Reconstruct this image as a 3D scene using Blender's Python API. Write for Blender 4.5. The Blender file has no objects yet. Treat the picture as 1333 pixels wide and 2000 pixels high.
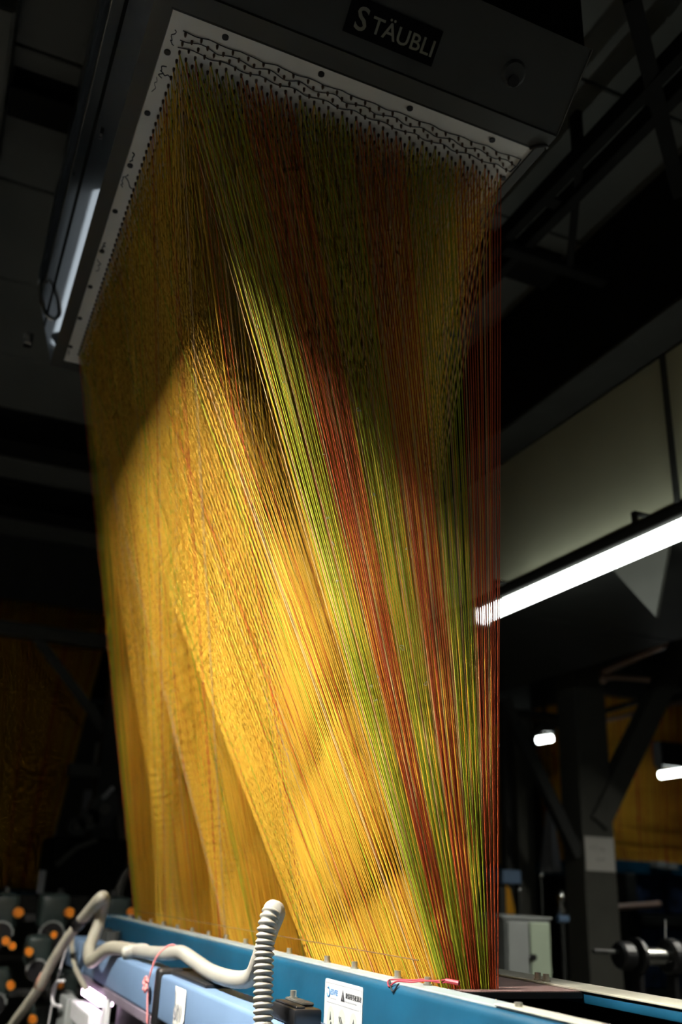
import bpy, bmesh, math, random
import numpy as np
from mathutils import Vector, Matrix

random.seed(7)
S = bpy.context.scene
COL = S.collection
CAMZ = 1.70                      # eye height above the floor; lengths below are relative to the eye

# ------------------------------------------------------------------ camera
F_PX = 1805.8
PITCH, ROLL, YAW = [math.radians(a) for a in (22.051, 2.499, 22.785)]
_f = Vector((math.sin(YAW)*math.cos(PITCH), math.cos(YAW)*math.cos(PITCH), math.sin(PITCH)))
_r0 = Vector((math.cos(YAW), -math.sin(YAW), 0)); _u0 = _r0.cross(_f)
_r = _r0*math.cos(ROLL) + _u0*math.sin(ROLL); _u = -_r0*math.sin(ROLL) + _u0*math.cos(ROLL)
cam_d = bpy.data.cameras.new('camera'); cam = bpy.data.objects.new('camera', cam_d); COL.objects.link(cam)
M = Matrix.Identity(4)
for i in range(3):
    M[i][0], M[i][1], M[i][2] = _r[i], _u[i], -_f[i]
M[2][3] = CAMZ
cam.matrix_world = M
cam_d.sensor_fit = 'VERTICAL'; cam_d.sensor_height = 36; cam_d.sensor_width = 24
cam_d.lens = F_PX/2000*36
cam_d.clip_start = .02; cam_d.clip_end = 60
cam_d.dof.use_dof = True; cam_d.dof.focus_distance = 1.56; cam_d.dof.aperture_fstop = 2.6
S.camera = cam
S.cycles.use_light_tree = False; S.cycles.debug_bvh_type = 'STATIC_BVH'; S.cycles.debug_use_spatial_splits = True
S.cycles.max_bounces = 4; S.cycles.diffuse_bounces = 1; S.cycles.glossy_bounces = 3; S.cycles.use_denoising = True
S.cycles.use_adaptive_sampling = True; S.cycles.adaptive_threshold = .03; S.cycles.adaptive_min_samples = 16

# ------------------------------------------------------------------ world and exposure
w = bpy.data.worlds.new('hall_air'); S.world = w; w.use_nodes = True
w.node_tree.nodes['Background'].inputs[0].default_value = (.9, 1, .95, 1)
w.node_tree.nodes['Background'].inputs[1].default_value = .0015
S.view_settings.view_transform = 'Standard'; S.view_settings.look = 'None'
S.view_settings.gamma = 1; S.view_settings.use_curve_mapping = False
S.view_settings.exposure = 0.0
KEY = 3300.0         # fluorescent tubes over the near aisle
TUBE_R = 8.0       # tube beyond the harness
FAR = 14.0

# ------------------------------------------------------------------ helpers
def at(px, py, X=None, Y=None, Z=None):
    """point of the sight line through a photograph pixel at a given distance plane"""
    d = _f + _r*((px-667)/F_PX) + _u*((1000-py)/F_PX)
    t = X/d.x if X is not None else (Y/d.y if Y is not None else Z/d.z)
    return d*t

def mat(name, col, rough=.5, metal=0., var=.0, scale=8., bump=0., bscale=60., emit=None, estr=0., spec=.5, coat=0.):
    m = bpy.data.materials.new(name); m.use_nodes = True
    nt = m.node_tree; b = nt.nodes['Principled BSDF']
    b.inputs['Base Color'].default_value = (*col, 1); b.inputs['Roughness'].default_value = rough
    b.inputs['Metallic'].default_value = metal; b.inputs['Specular IOR Level'].default_value = spec
    b.inputs['Coat Weight'].default_value = coat
    if var:
        tc = nt.nodes.new('ShaderNodeTexCoord'); n = nt.nodes.new('ShaderNodeTexNoise')
        n.inputs['Scale'].default_value = scale; n.inputs['Detail'].default_value = 6
        r = nt.nodes.new('ShaderNodeValToRGB')
        r.color_ramp.elements[0].position = .3; r.color_ramp.elements[1].position = .7
        r.color_ramp.elements[0].color = (*[max(0, c*(1-var)) for c in col], 1)
        r.color_ramp.elements[1].color = (*[min(1, c*(1+var)) for c in col], 1)
        nt.links.new(tc.outputs['Object'], n.inputs['Vector']); nt.links.new(n.outputs['Fac'], r.inputs['Fac'])
        nt.links.new(r.outputs['Color'], b.inputs['Base Color'])
    if bump:
        tc = nt.nodes.new('ShaderNodeTexCoord'); n = nt.nodes.new('ShaderNodeTexNoise')
        n.inputs['Scale'].default_value = bscale
        bp = nt.nodes.new('ShaderNodeBump'); bp.inputs['Strength'].default_value = bump; bp.inputs['Distance'].default_value = .01
        nt.links.new(tc.outputs['Object'], n.inputs['Vector']); nt.links.new(n.outputs['Fac'], bp.inputs['Height'])
        nt.links.new(bp.outputs['Normal'], b.inputs['Normal'])
    if emit:
        b.inputs['Emission Color'].default_value = (*emit, 1); b.inputs['Emission Strength'].default_value = estr
    return m

ORG = {}
def finish(name, verts, faces, mats, parent, midx=None, smooth=False):
    v = np.asarray(verts, float); lo = v.min(0); hi = v.max(0)
    org = Vector(((lo[0]+hi[0])/2, (lo[1]+hi[1])/2, lo[2]))
    me = bpy.data.meshes.new(name)
    me.from_pydata([tuple(p) for p in (v-np.array(org))], [], faces)
    for m in (mats if isinstance(mats, (list, tuple)) else [mats]): me.materials.append(m)
    if midx is not None: me.polygons.foreach_set('material_index', midx)
    if smooth: me.polygons.foreach_set('use_smooth', [True]*len(me.polygons))
    me.update()
    o = bpy.data.objects.new(name, me); COL.objects.link(o)
    place(o, org, parent)
    return o

def place(o, org, parent):
    ORG[o.name] = Vector(org)
    if parent is None: o.location = Vector(org) + Vector((0, 0, CAMZ))
    else: o.parent = parent; o.location = Vector(org) - ORG[parent.name]

class MB:
    def __init__(s): s.v = []; s.f = []
    def add(s, vs, fs):
        b = len(s.v); s.v += [tuple(p) for p in vs]; s.f += [tuple(b+i for i in f) for f in fs]; return s
    def bm(s, bm):
        bm.verts.ensure_lookup_table(); bm.verts.index_update()
        s.add([v.co[:] for v in bm.verts], [[v.index for v in f.verts] for f in bm.faces]); bm.free(); return s
    def box(s, lo, hi, bev=0., seg=2):
        lo = [min(a, b) for a, b in zip(lo, hi)], [max(a, b) for a, b in zip(lo, hi)]
        lo, hi = lo
        b = bmesh.new(); bmesh.ops.create_cube(b, size=1)
        for v in b.verts: v.co = Vector([(lo[i]+hi[i])/2 + v.co[i]*(hi[i]-lo[i]) for i in range(3)])
        if bev: bmesh.ops.bevel(b, geom=b.edges[:], offset=bev, segments=seg, affect='EDGES', profile=.5)
        return s.bm(b)
    def prism(s, poly, axis, a, b):
        """polygon in the two other axes (cyclic order), extruded along axis from a to b"""
        n = len(poly); vs = []
        for t in (a, b):
            for p, q in poly:
                c = [0, 0, 0]; c[axis] = t; c[(axis+1) % 3] = p; c[(axis+2) % 3] = q; vs.append(c)
        fs = [tuple(range(n))[::-1], tuple(range(n, 2*n))]
        fs += [(i, (i+1) % n, n+(i+1) % n, n+i) for i in range(n)]
        return s.add(vs, fs)
    def tube(s, path, rad, sides=10, cap=True):
        P = [Vector(p) for p in path]; n = len(P)
        R = rad if hasattr(rad, '__len__') else [rad]*n
        T = [(P[min(i+1, n-1)]-P[max(i-1, 0)]).normalized() for i in range(n)]
        u = T[0].orthogonal().normalized(); vs = []
        for i in range(n):
            u = (u - T[i]*u.dot(T[i])).normalized(); v = T[i].cross(u)
            for j in range(sides):
                a = 2*math.pi*j/sides; vs.append(P[i] + (u*math.cos(a)+v*math.sin(a))*R[i])
        fs = [(i*sides+j, i*sides+(j+1) % sides, (i+1)*sides+(j+1) % sides, (i+1)*sides+j) for i in range(n-1) for j in range(sides)]
        if cap: fs += [tuple(range(sides))[::-1], tuple(range((n-1)*sides, n*sides))]
        return s.add(vs, fs)
    def cyl(s, a, b, r, sides=16, r2=None):
        return s.tube([a, b], [r, r if r2 is None else r2], sides)
    def build(s, name, m, parent=None, smooth=False, midx=None):
        return finish(name, s.v, s.f, m, parent, midx, smooth)

def smooth_by_angle(o, ang=40):
    me = o.data; me.polygons.foreach_set('use_smooth', [True]*len(me.polygons))
    bm = bmesh.new(); bm.from_mesh(me)
    for e in bm.edges:
        if len(e.link_faces) == 2 and e.calc_face_angle(0) > math.radians(ang): e.smooth = False
    bm.to_mesh(me); bm.free(); return o

def tag(o, label=None, cat=None, group=None, kind=None):
    if label: o['label'] = label
    if cat: o['category'] = cat
    if group: o['group'] = group
    if kind: o['kind'] = kind
    return o
def thing(name, loc, label, cat, group=None):
    o = bpy.data.objects.new(name, None); o.empty_display_size = .05; COL.objects.link(o)
    place(o, Vector(loc), None); return tag(o, label, cat, group)
def inst(name, me, Mw, parent):
    o = bpy.data.objects.new(name, me); COL.objects.link(o)
    o.parent = parent; o.matrix_basis = Matrix.Translation(-ORG[parent.name]) @ Mw
    ORG[o.name] = Mw.translation.copy(); return o
def frame(org, right, up):
    r = Vector(right).normalized(); u = Vector(up).normalized(); n = r.cross(u)
    m = Matrix.Identity(4)
    for i in range(3): m[i][0], m[i][1], m[i][2], m[i][3] = r[i], u[i], n[i], org[i]
    return m
def unit_mesh(name, mb, m, smooth=False):
    me = bpy.data.meshes.new(name); me.from_pydata([tuple(p) for p in mb.v], [], mb.f); me.materials.append(m)
    if smooth: me.polygons.foreach_set('use_smooth', [True]*len(me.polygons))
    return me
def text(name, body, size, m, Mw, parent, depth=.0004, align='LEFT', shear=0., bold=0.):
    c = bpy.data.curves.new(name, 'FONT'); c.body = body; c.size = size; c.extrude = depth; c.align_x = align
    c.shear = shear; c.offset = bold; c.resolution_u = 3
    t = bpy.data.objects.new('tmp', c); COL.objects.link(t)
    dg = bpy.context.evaluated_depsgraph_get()
    me = bpy.data.meshes.new_from_object(t.evaluated_get(dg)); bpy.data.objects.remove(t)
    vs = [Mw @ v.co for v in me.vertices]; fs = [tuple(p.vertices) for p in me.polygons]
    bpy.data.meshes.remove(me)
    return finish(name, vs, fs, m, parent)
def spline(pts, n=12):
    """Catmull-Rom through the points"""
    P = [Vector(p) for p in pts]; P = [P[0]*2-P[1]] + P + [P[-1]*2-P[-2]]; out = []
    for i in range(1, len(P)-2):
        for k in range(n):
            t = k/n; a, b, c, d = P[i-1:i+3]
            out.append(.5*((2*b) + (c-a)*t + (2*a-5*b+4*c-d)*t*t + (3*b-a-3*c+d)*t**3))
    out.append(P[-2]); return out
def resample(path, step):
    out = [path[0].copy()]; acc = 0.
    for a, b in zip(path, path[1:]):
        L = (b-a).length
        if L < 1e-9: continue
        while acc + L >= step:
            t = (step-acc)/L; a = a.lerp(b, t); out.append(a.copy()); L = (b-a).length; acc = 0.
        acc += L
    return out

# ------------------------------------------------------------------ materials
m_wall = mat('wall_paint', (.12, .12, .10), .8, var=.15, scale=3)
m_ceil = mat('ceiling_board', (.13, .135, .12), .85, var=.08, scale=2)
m_floor = mat('floor_concrete', (.06, .06, .055), .6, var=.25, scale=2)
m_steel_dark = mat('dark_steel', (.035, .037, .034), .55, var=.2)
m_beam_black = mat('black_beam_paint', (.012, .012, .011), .9, var=.2, spec=.1)
m_col = mat('column_paint', (.085, .085, .072), .6, var=.1)
m_fascia = mat('duct_board', (.46, .46, .33), .75, var=.06, scale=3)
m_grey = mat('machine_grey', (.050, .051, .045), .6, var=.06, scale=5)
m_gloss = mat('machine_gloss', (.055, .07, .09), .30, var=.1, scale=4, coat=.5)
m_board = mat('white_board', (.72, .69, .63), .55, var=.05, scale=14)
m_black = mat('black_plastic', (.012, .012, .013), .4)
m_bolt_dark = mat('dark_bolt', (.01, .01, .012), .5)
m_ink = mat('marker_ink', (.012, .013, .02), .6)
m_plate = mat('nameplate_black', (.003, .003, .004), .8, spec=.1)
m_letter = mat('letter_cream', (.26, .25, .19), .5)
m_eye = mat('eyelet_brown', (.10, .045, .02), .5)
m_blue = mat('teal_blue_paint', (.004, .055, .105), .42, var=.22, scale=7, bump=.05, bscale=25)
m_flange = mat('worn_lit_rail_top', (.22, .26, .26), .5, var=.18, scale=22)  # grey holds both worn paint and the brightness of the lit top
m_lblue = mat('pale_blue_paint', (.14, .225, .36), .5, var=.05, scale=6)
m_rail = mat('pale_rail', (.36, .35, .28), .5, var=.1, scale=20)
m_bolt = mat('zinc_bolt', (.62, .60, .52), .3, metal=.85, var=.1, scale=60)
m_sticker = mat('sticker_white', (.46, .48, .48), .35)
m_sgrey = mat('sticker_grey', (.32, .33, .36), .5)
m_sblack = mat('sticker_black', (.02, .02, .022), .5)
m_sblue = mat('sticker_blue', (.05, .20, .45), .5)
m_scirc = mat('sticker_circle', (.38, .41, .36), .5)
m_paper = mat('paper', (.62, .61, .56), .8, var=.04)
m_pencil = mat('faint_ink', (.30, .30, .28), .8)
m_hose = mat('hose_cream', (.30, .285, .225), .42, var=.10, scale=9)
m_hose_g = mat('hose_grey', (.28, .27, .235), .4, var=.08, scale=12)
m_rust = mat('rusty_tape', (.42, .22, .16), .7, var=.2, scale=40)
m_redwire = mat('red_wire', (.35, .03, .05), .5)
m_pink = mat('pink_string', (.75, .25, .25), .8)
m_gold = mat('cord_gold', (.97, .58, .055), .72, spec=.25)
m_amber = mat('cord_amber', (.93, .45, .035), .72, spec=.25)
m_lime = mat('cord_lime', (.47, .52, .03), .7, spec=.25)
m_red = mat('cord_red', (.70, .11, .03), .7, spec=.25)
m_tan = mat('cord_tan', (.74, .47, .20), .75, spec=.25)
CORDM = [m_gold, m_amber, m_lime, m_red, m_tan]
m_lint = mat('lint', (.75, .68, .55), .9)
m_dark_line = mat('dark_line', (.13, .06, .02), .8)
m_navy = mat('navy_cloth', (.02, .04, .10), .8, var=.8, scale=14, bump=.4, bscale=30)
m_green = mat('cabinet_green', (.40, .48, .36), .5, var=.06)
m_cabgrey = mat('cabinet_grey', (.30, .32, .31), .5, var=.06)
m_feed = mat('feeder_green', (.026, .040, .036), .4, var=.1)
m_orange = mat('orange_plastic', (.85, .26, .02), .4)
m_chrome = mat('chrome', (.7, .7, .66), .2, metal=1.)
m_white = mat('white_plastic', (.72, .72, .74), .4)
m_cloth = mat('white_cloth', (.55, .56, .60), .9, var=.06)
m_pipe = mat('copper_pipe', (.42, .28, .20), .4, var=.1)
m_purple = mat('purple_lit_grey', (.16, .13, .17), .7, var=.2)  # the work lamp's purple glow is put into this grey
m_peach = mat('lit_rod_peach', (.9, .62, .50), .3)

# comber board: fine grid of dark holes in pinkish laminate
m_comber = mat('comber_laminate', (.62, .50, .46), .55)
nt = m_comber.node_tree; tc = nt.nodes.new('ShaderNodeTexCoord'); ck = nt.nodes.new('ShaderNodeTexVoronoi')
ck.voronoi_dimensions = '2D'; ck.inputs['Scale'].default_value = 210; ck.inputs['Randomness'].default_value = 0
rp = nt.nodes.new('ShaderNodeValToRGB'); rp.color_ramp.elements[0].position = .40; rp.color_ramp.elements[1].position = .48
rp.color_ramp.elements[0].color = (.12, .035, .03, 1); rp.color_ramp.elements[1].color = (.42, .32, .30, 1)
nt.links.new(tc.outputs['Object'], ck.inputs['Vector']); nt.links.new(ck.outputs['Distance'], rp.inputs['Fac'])
nt.links.new(rp.outputs['Color'], nt.nodes['Principled BSDF'].inputs['Base Color'])

# ------------------------------------------------------------------ the hall
ZC = 2.2; ZF = -CAMZ
def struct(o): o['kind'] = 'structure'; return o
struct(MB().box((-4, -4, ZF-.1), (12, 13, ZF)).build('floor', m_floor))
struct(MB().box((-4, 13, ZF), (12, 13.15, ZC)).build('wall_back', m_wall))
struct(MB().box((-4.15, -4, ZF), (-4, 13, ZC)).build('wall_left', m_wall))
struct(MB().box((12, -4, ZF), (12.15, 13, ZC)).build('wall_right', m_wall))
struct(MB().box((-4, -4.15, ZF), (12, -4, ZC)).build('wall_front', m_wall))
ceil = struct(MB().box((-4, -4, ZC+.03), (12, 13, ZC+.12)).build('ceiling', m_beam_black))
pm = unit_mesh('ceiling_panel', MB().box((-.595, -.295, 0), (.595, .295, .024), .004, 1), m_ceil)
for i in range(-1, 6):
    for j in range(0, 14):
        inst('ceiling_panel', pm, Matrix.Translation((-.16+.6+i*1.2-1.2, .70+j*.6, ZC)), ceil)

# key lamp: trunking over the aisle with a pair of tubes, out of the frame above the camera
def tube_lamp(name, label, X, Z, y0, y1, strength, col, ntube=2, sp=.05, hous=(.05, .05), r=.014, group=None, skew=0., hm=None):
    t = thing(name, (X, (y0+y1)/2, Z), label, 'lamp', group)
    em = mat('lit_tube', (.9, .9, .9), .4, emit=col, estr=strength)
    MB().box((X-hous[0]-skew, y0-.04, Z+r+.004), (X+hous[0]-skew, y1+.04, Z+r+.004+hous[1]), .006).build('lamp_housing', hm or m_grey, t)
    for k in range(ntube):
        x = X + (k-(ntube-1)/2)*sp
        MB().cyl((x, y0, Z), (x, y1, Z), r, 14).build('tube', em, t, smooth=False)
        for yy in (y0, y1):
            MB().box((x-r*1.2, yy-.02, Z-r*1.2), (x+r*1.2, yy+.02, Z+.03), .003).build('lamp_holder', m_white, t)
    return t
KX, KZ, KY0, KY1 = -.70, 1.92, .95, 2.15
def trough_lamp(label, KX, KZ, KY0, KY1, strength, col, added_baffle):
    kl = tube_lamp('tube_lamp', label, KX, KZ, KY0, KY1, strength, col, 1, 0, (.04, .03), r=.016)
    for sx in (-1, 1):
        MB().add([(KX+sx*.05, KY0-.08, KZ+.05), (KX+sx*.05, KY1+.08, KZ+.05), (KX+sx*.13, KY1+.08, KZ-.128), (KX+sx*.13, KY0-.08, KZ-.128),
                  (KX+sx*.054, KY0-.08, KZ+.054), (KX+sx*.054, KY1+.08, KZ+.054), (KX+sx*.134, KY1+.08, KZ-.128), (KX+sx*.134, KY0-.08, KZ-.128)],
                 [(0, 1, 2, 3), (7, 6, 5, 4), (0, 4, 5, 1), (1, 5, 6, 2), (2, 6, 7, 3), (3, 7, 4, 0)]).build('cutoff_side', m_beam_black, kl)  # black trough sides, shaped to cut the light off the upper harness
    MB().box((KX-.054, KY0-.08, KZ+.05), (KX+.054, KY1+.08, KZ+.056)).build('cutoff_top', m_beam_black, kl)
    for yy in (KY0-.08, KY1+.08): MB().prism([(KZ-.128, KX-.13), (KZ-.128, KX+.13), (KZ+.05, KX+.05), (KZ+.05, KX-.05)], 1, yy-.002, yy+.002).build('cutoff_end', m_beam_black, kl)
    for yy in (KY0+.1, KY1-.1): MB().cyl((KX, yy, KZ+.056), (KX, yy, ZC), .004, 6).build('drop_wire', m_chrome, kl)
    if added_baffle:
        y = KY0-.08+.21
        while y < KY1+.05:
            MB().prism([(KZ-.128, KX-.128), (KZ-.128, KX+.128), (KZ-.020, KX+.072), (KZ-.020, KX-.072)], 1, y-.0015, y+.0015).build('added_baffle', m_beam_black, kl)  # louvre plates added to keep this lamp's light off the far loom
            y += .21
trough_lamp('tube lamp over the aisle beside the camera, with an added black trough and louvre', KX, KZ, KY0, KY1, KEY, (1, .95, .86), True)
trough_lamp('dim bluish tube lamp added out of view left of the machine for its reflection', -.33, 1.98, 2.5, 3.7, KEY*.0008, (.78, .9, 1), False)  # unseen lamp, added for the bluish reflection in the side panel
trough_lamp('tube lamp added over the right aisle, outside the frame, to brighten the sign', 3.30, 1.05, 1.45, 2.65, 280., (1, .97, .86), False)  # unseen lamp, added to brighten the column and its sign
tr = thing('lamp_trunking', (-.2, 3.5, 2.1), 'pale cable trunking on the ceiling at the upper left edge', 'trunking')
MB().box((-.27, 2.0, 2.105), (-.153, 7.0, ZC-.002), .006).build('channel', m_wall, tr)
MB().box((-.262, 2.0, 2.098), (-.161, 7.0, 2.105), .002).build('lid', m_wall, tr)

# ceiling joists across, and the long beam on the right
def joist(y0, y1, z0, x0, x1, label, m=m_beam_black):
    t = thing('ceiling_joist', ((x0+x1)/2, (y0+y1)/2, z0), label, 'joist', 'joists under the ceiling')
    MB().box((x0, y0, z0), (x1, y1, z0+.012)).build('bottom_flange', m, t)
    MB().box((x0, (y0+y1)/2-.01, z0+.012), (x1, (y0+y1)/2+.01, ZC-.012)).build('web', m, t)
    MB().box((x0, y0, ZC-.012), (x1, y1, ZC-.001)).build('top_flange', m, t)
joist(2.28, 2.40, 2.12, -.145, 1.8, 'black joist crossing the ceiling left of the machine head')
joist(4.55, 4.75, 2.02, -2.5, 1.8, 'dark joist crossing behind the tall harness, nearest of three')
joist(5.5, 5.7, 2.02, -2.5, 1.8, 'dark joist crossing behind the tall harness, middle of three')
joist(6.9, 7.1, 2.02, -2.5, 1.8, 'dark joist crossing behind the tall harness, farthest of three')
rb = thing('roof_beam', (1.9, 4, 1.69), 'heavy black roof beam running above the pale duct side', 'beam')
MB().box((1.83, -1, 1.70), (1.99, 11, ZC-.002), .004).build('beam_web', m_beam_black, rb)
MB().box((1.825, -1, 1.685), (1.985, 11, 1.70), .003).build('bottom_plate', m_steel_dark, rb)
# pale boxed duct
du = thing('boxed_duct', (2.5, 5, 1.14), 'pale board-clad duct under the black beam at the right', 'duct')
for y0, y1 in ((-.6, .745), (.755, 2.025), (2.035, 3.30), (3.31, 4.6), (4.61, 6.0), (6.01, 8.0)):
    MB().box((1.99, y0, 1.15), (2.01, y1, 1.683), .002, 1).build('side_panel', m_fascia, du)
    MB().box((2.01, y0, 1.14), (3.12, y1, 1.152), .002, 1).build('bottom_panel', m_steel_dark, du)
MB().box((1.982, -.6, 1.125), (2.02, 8.0, 1.149), .003).build('edge_angle', m_steel_dark, du)
MB().box((2.015, -.6, 1.153), (3.12, 8.0, 1.68)).build('core', m_steel_dark, du)
for y in (.75, 2.03, 3.305, 4.605): MB().box((1.984, y-.012, 1.15), (1.992, y+.012, 1.683), .001, 1).build('joint_strip', m_steel_dark, du)

tube_lamp('tube_lamp', 'glowing white tube lamp under the pale duct at the right', 1.875, 1.0, .9, 3.01, TUBE_R, (.93, 1, .93), 1, 0, (.020, .045), r=.029, hm=m_beam_black)
hg = thing('lamp_hangers', (1.9, 2, 1.05), 'thin hanger brackets holding the right tube lamp to the duct', 'bracket')
for y in (1.1, 2.1, 2.9): MB().box((1.87, y-.01, 1.079), (1.88, y+.01, 1.12)).box((1.87, y-.01, 1.112), (1.99, y+.01, 1.122)).build('bracket', m_steel_dark, hg)

# hanging cable ladder
cl = thing('cable_ladder', (1.46, 2, 1.98), 'black hanging cable ladder at the upper right', 'cable ladder')
for x in (1.395, 1.475): MB().box((x, -.2, 1.97), (x+.035, 4.2, 2.03), .003).build('side_rail', m_beam_black, cl)
for k in range(10): MB().box((1.42, .05+k*.45, 1.985), (1.49, .09+k*.45, 2.0)).build('rung', m_beam_black, cl)
for y in (1.715, 3.2):
    MB().box((1.425, y-.018, 2.0), (1.445, y+.018, ZC-.001)).build('hanger', m_beam_black, cl)
MB().box((1.41, 2.06, 1.94), (1.82, 2.10, 1.965)).build('cross_arm', m_beam_black, cl)
MB().tube([(1.21, 1.215, 2.02), (1.73, 1.63, 1.95)], .03, 4).build('brace', m_beam_black, cl)
MB().tube([(1.655, 2.06, 1.955), (1.44, 1.72, 2.01)], .016, 4).build('brace', m_beam_black, cl)

# ------------------------------------------------------------------ jacquard head
ZB = 1.43
XB0, XB1, YB0, YB1 = .15, .912, 1.225, 2.56
jh = thing('jacquard_machine', (.53, 1.9, ZB), 'large grey jacquard machine head overhead with white hook board and black nameplate', 'loom head')
# body: profile extruded, built as a ring of faces
def ring(x0, x1, y0, y1, z): return [(x0, y0, z), (x1, y0, z), (x1, y1, z), (x0, y1, z)]
def stack(rings, cap0=False, cap1=True):
    mb = MB(); vs = [p for r in rings for p in r]; n = len(rings); fs = []
    for i in range(n-1):
        for j in range(4): fs.append((i*4+j, i*4+(j+1) % 4, i*4+4+(j+1) % 4, i*4+4+j))
    if cap0: fs.append((3, 2, 1, 0))
    if cap1: fs.append(tuple((n-1)*4+j for j in range(4)))
    return mb.add(vs, fs)
lip = MB()
for lo, hi in (((.116, 1.176, ZB-.004), (.932, YB0, ZB+.03)), ((.116, YB1, ZB-.004), (.932, 2.60, ZB+.03)),
               ((.116, YB0, ZB-.004), (XB0, YB1, ZB+.03)), ((XB1, YB0, ZB-.004), (.932, YB1, ZB+.03))): lip.box(lo, hi)
lip.build('bottom_lip', m_grey, jh)
MB().add([(.12, 1.178, ZB), (.932, 1.178, ZB), (.932, 1.053, 1.54), (.06, 1.053, 1.54),
          (.12, 1.19, ZB+.012), (.932, 1.19, ZB+.012), (.932, 1.065, 1.552), (.06, 1.065, 1.552)],
         [(0, 1, 2, 3), (7, 6, 5, 4), (0, 4, 5, 1), (1, 5, 6, 2), (2, 6, 7, 3), (3, 7, 4, 0)]).build('front_panel', m_grey, jh)
MB().add([(.118, 1.19, ZB+.001), (.118, 2.60, ZB+.001), (.055, 2.60, 1.63), (.055, 1.09, 1.63),
          (.13, 1.2, ZB+.012), (.13, 2.59, ZB+.012), (.067, 2.59, 1.64), (.067, 1.1, 1.64)],
         [(3, 2, 1, 0), (4, 5, 6, 7), (0, 1, 5, 4), (1, 2, 6, 5), (2, 3, 7, 6), (3, 0, 4, 7)]).build('side_panel', m_gloss, jh)
MB().box((.052, 1.1, 1.628), (.060, 2.602, 1.640), .002, 1).build('edge_strip', m_chrome, jh)
stack([ring(.13, .928, 1.195, 2.595, ZB+.014), ring(.075, .928, 1.068, 2.595, 1.56), ring(.075, .928, 1.068, 2.595, 1.72)], True).build('inner_frame', m_beam_black, jh)
MB().box((.035, 1.04, 1.72), (.945, 2.62, 2.10), .01).build('upper_housing', m_gloss, jh)
MB().box((.929, 1.19, 1.45), (.934, 2.6, 1.72)).build('end_panel', m_grey, jh)
MB().tube([(.934, 1.176, 1.431), (.934, 1.053, 1.540)], .0016, 6).build('edge_highlight', m_chrome, jh)  # chrome line standing in for the highlight along this panel edge
board = MB().box((XB0, YB0, ZB), (XB1, YB1, ZB+.022), .0015, 1).build('hook_board', m_board, jh)
MB().box((XB0-.003, YB0-.004, ZB-.0045), (XB1+.003, YB0, ZB-.003)).build('gasket', m_black, jh)
# side panel details
def sp(y, z, off=0.):  # point on the sloping side panel
    t = (z-ZB)/.2; return Vector((.118-.063*t-off, y, z))
MB().tube(spline([sp(2.46, 1.50, .001), sp(2.455, 1.51, .02), sp(2.455, 1.56, .026), sp(2.455, 1.61, .02), sp(2.46, 1.62, .001)], 6), .006, 8).build('side_handle', m_chrome, jh)
MB().tube([sp(1.66, 1.50), sp(1.66, 1.50, .008)], .013, 12).build('side_latch', m_black, jh)
bm_ = unit_mesh('panel_screw', MB().cyl((0, 0, 0), (0, 0, .006), .006, 10), m_chrome)
for y, z in ((1.35, 1.61), (1.95, 1.61), (2.56, 1.62)):
    inst('panel_screw', bm_, frame(sp(y, z), (0, 1, 0), (-.063, 0, .2)), jh)
MB().box((.03, 2.63, 1.50), (.055, 2.66, 1.54), .004).build('corner_bolt', m_chrome, jh)
# nameplate on the sloping front
SL = Vector((0, -.125, .110)).normalized()
def fp(x, s, off=0.):  # x and distance up the front slope
    nrm = Vector((1, 0, 0)).cross(SL); return Vector((x, 1.178, ZB)) + SL*s + nrm*off
pl = MB()
A = [fp(.446, .031, .0), fp(.630, .031, .0), fp(.630, .094, .0), fp(.446, .094, .0)]
B = [fp(.446, .031, .003), fp(.630, .031, .003), fp(.630, .094, .003), fp(.446, .094, .003)]
plate = pl.add(A+B, [(3, 2, 1, 0), (4, 5, 6, 7), (0, 1, 5, 4), (1, 2, 6, 5), (2, 3, 7, 6), (3, 0, 4, 7)]).build('nameplate', m_plate, jh)
text('lettering', 'S', .056, m_letter, frame(fp(.461, .042, .0033), (1, 0, 0), SL), plate, bold=.0006)
text('lettering', 'TÄUBLI', .040, m_letter, frame(fp(.494, .046, .0033), (1, 0, 0), SL), plate, bold=.0004)
# recessed latch on the front
MB().tube([fp(.795, .075, .0), fp(.795, .075, .006)], [.026, .020], 20).build('latch_boss', m_grey, jh)
MB().tube([fp(.797, .062, .004), fp(.797, .062, .012)], .011, 14).build('latch_pin', m_black, jh)
MB().tube(spline([(.900, 1.224, ZB-.006), (.914, 1.208, ZB-.008), (.925, 1.203, ZB-.008), (.930, 1.209, ZB-.006)], 5), .004, 6).build('hook_clip', m_black, jh)
# bolts of the board
bb = unit_mesh('board_bolt', MB().cyl((0, 0, -.003), (0, 0, .001), .0062, 14), m_bolt_dark)
for x, y in [(.252+.19*k, 1.243) for k in range(4)] + [(.1635-.001*k, 1.322+.1635*k) for k in range(8)] + [(.902, 1.326+.1635*k) for k in range(8)]:
    inst('board_bolt', bb, Matrix.Translation((x, y, ZB)), board)
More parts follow.
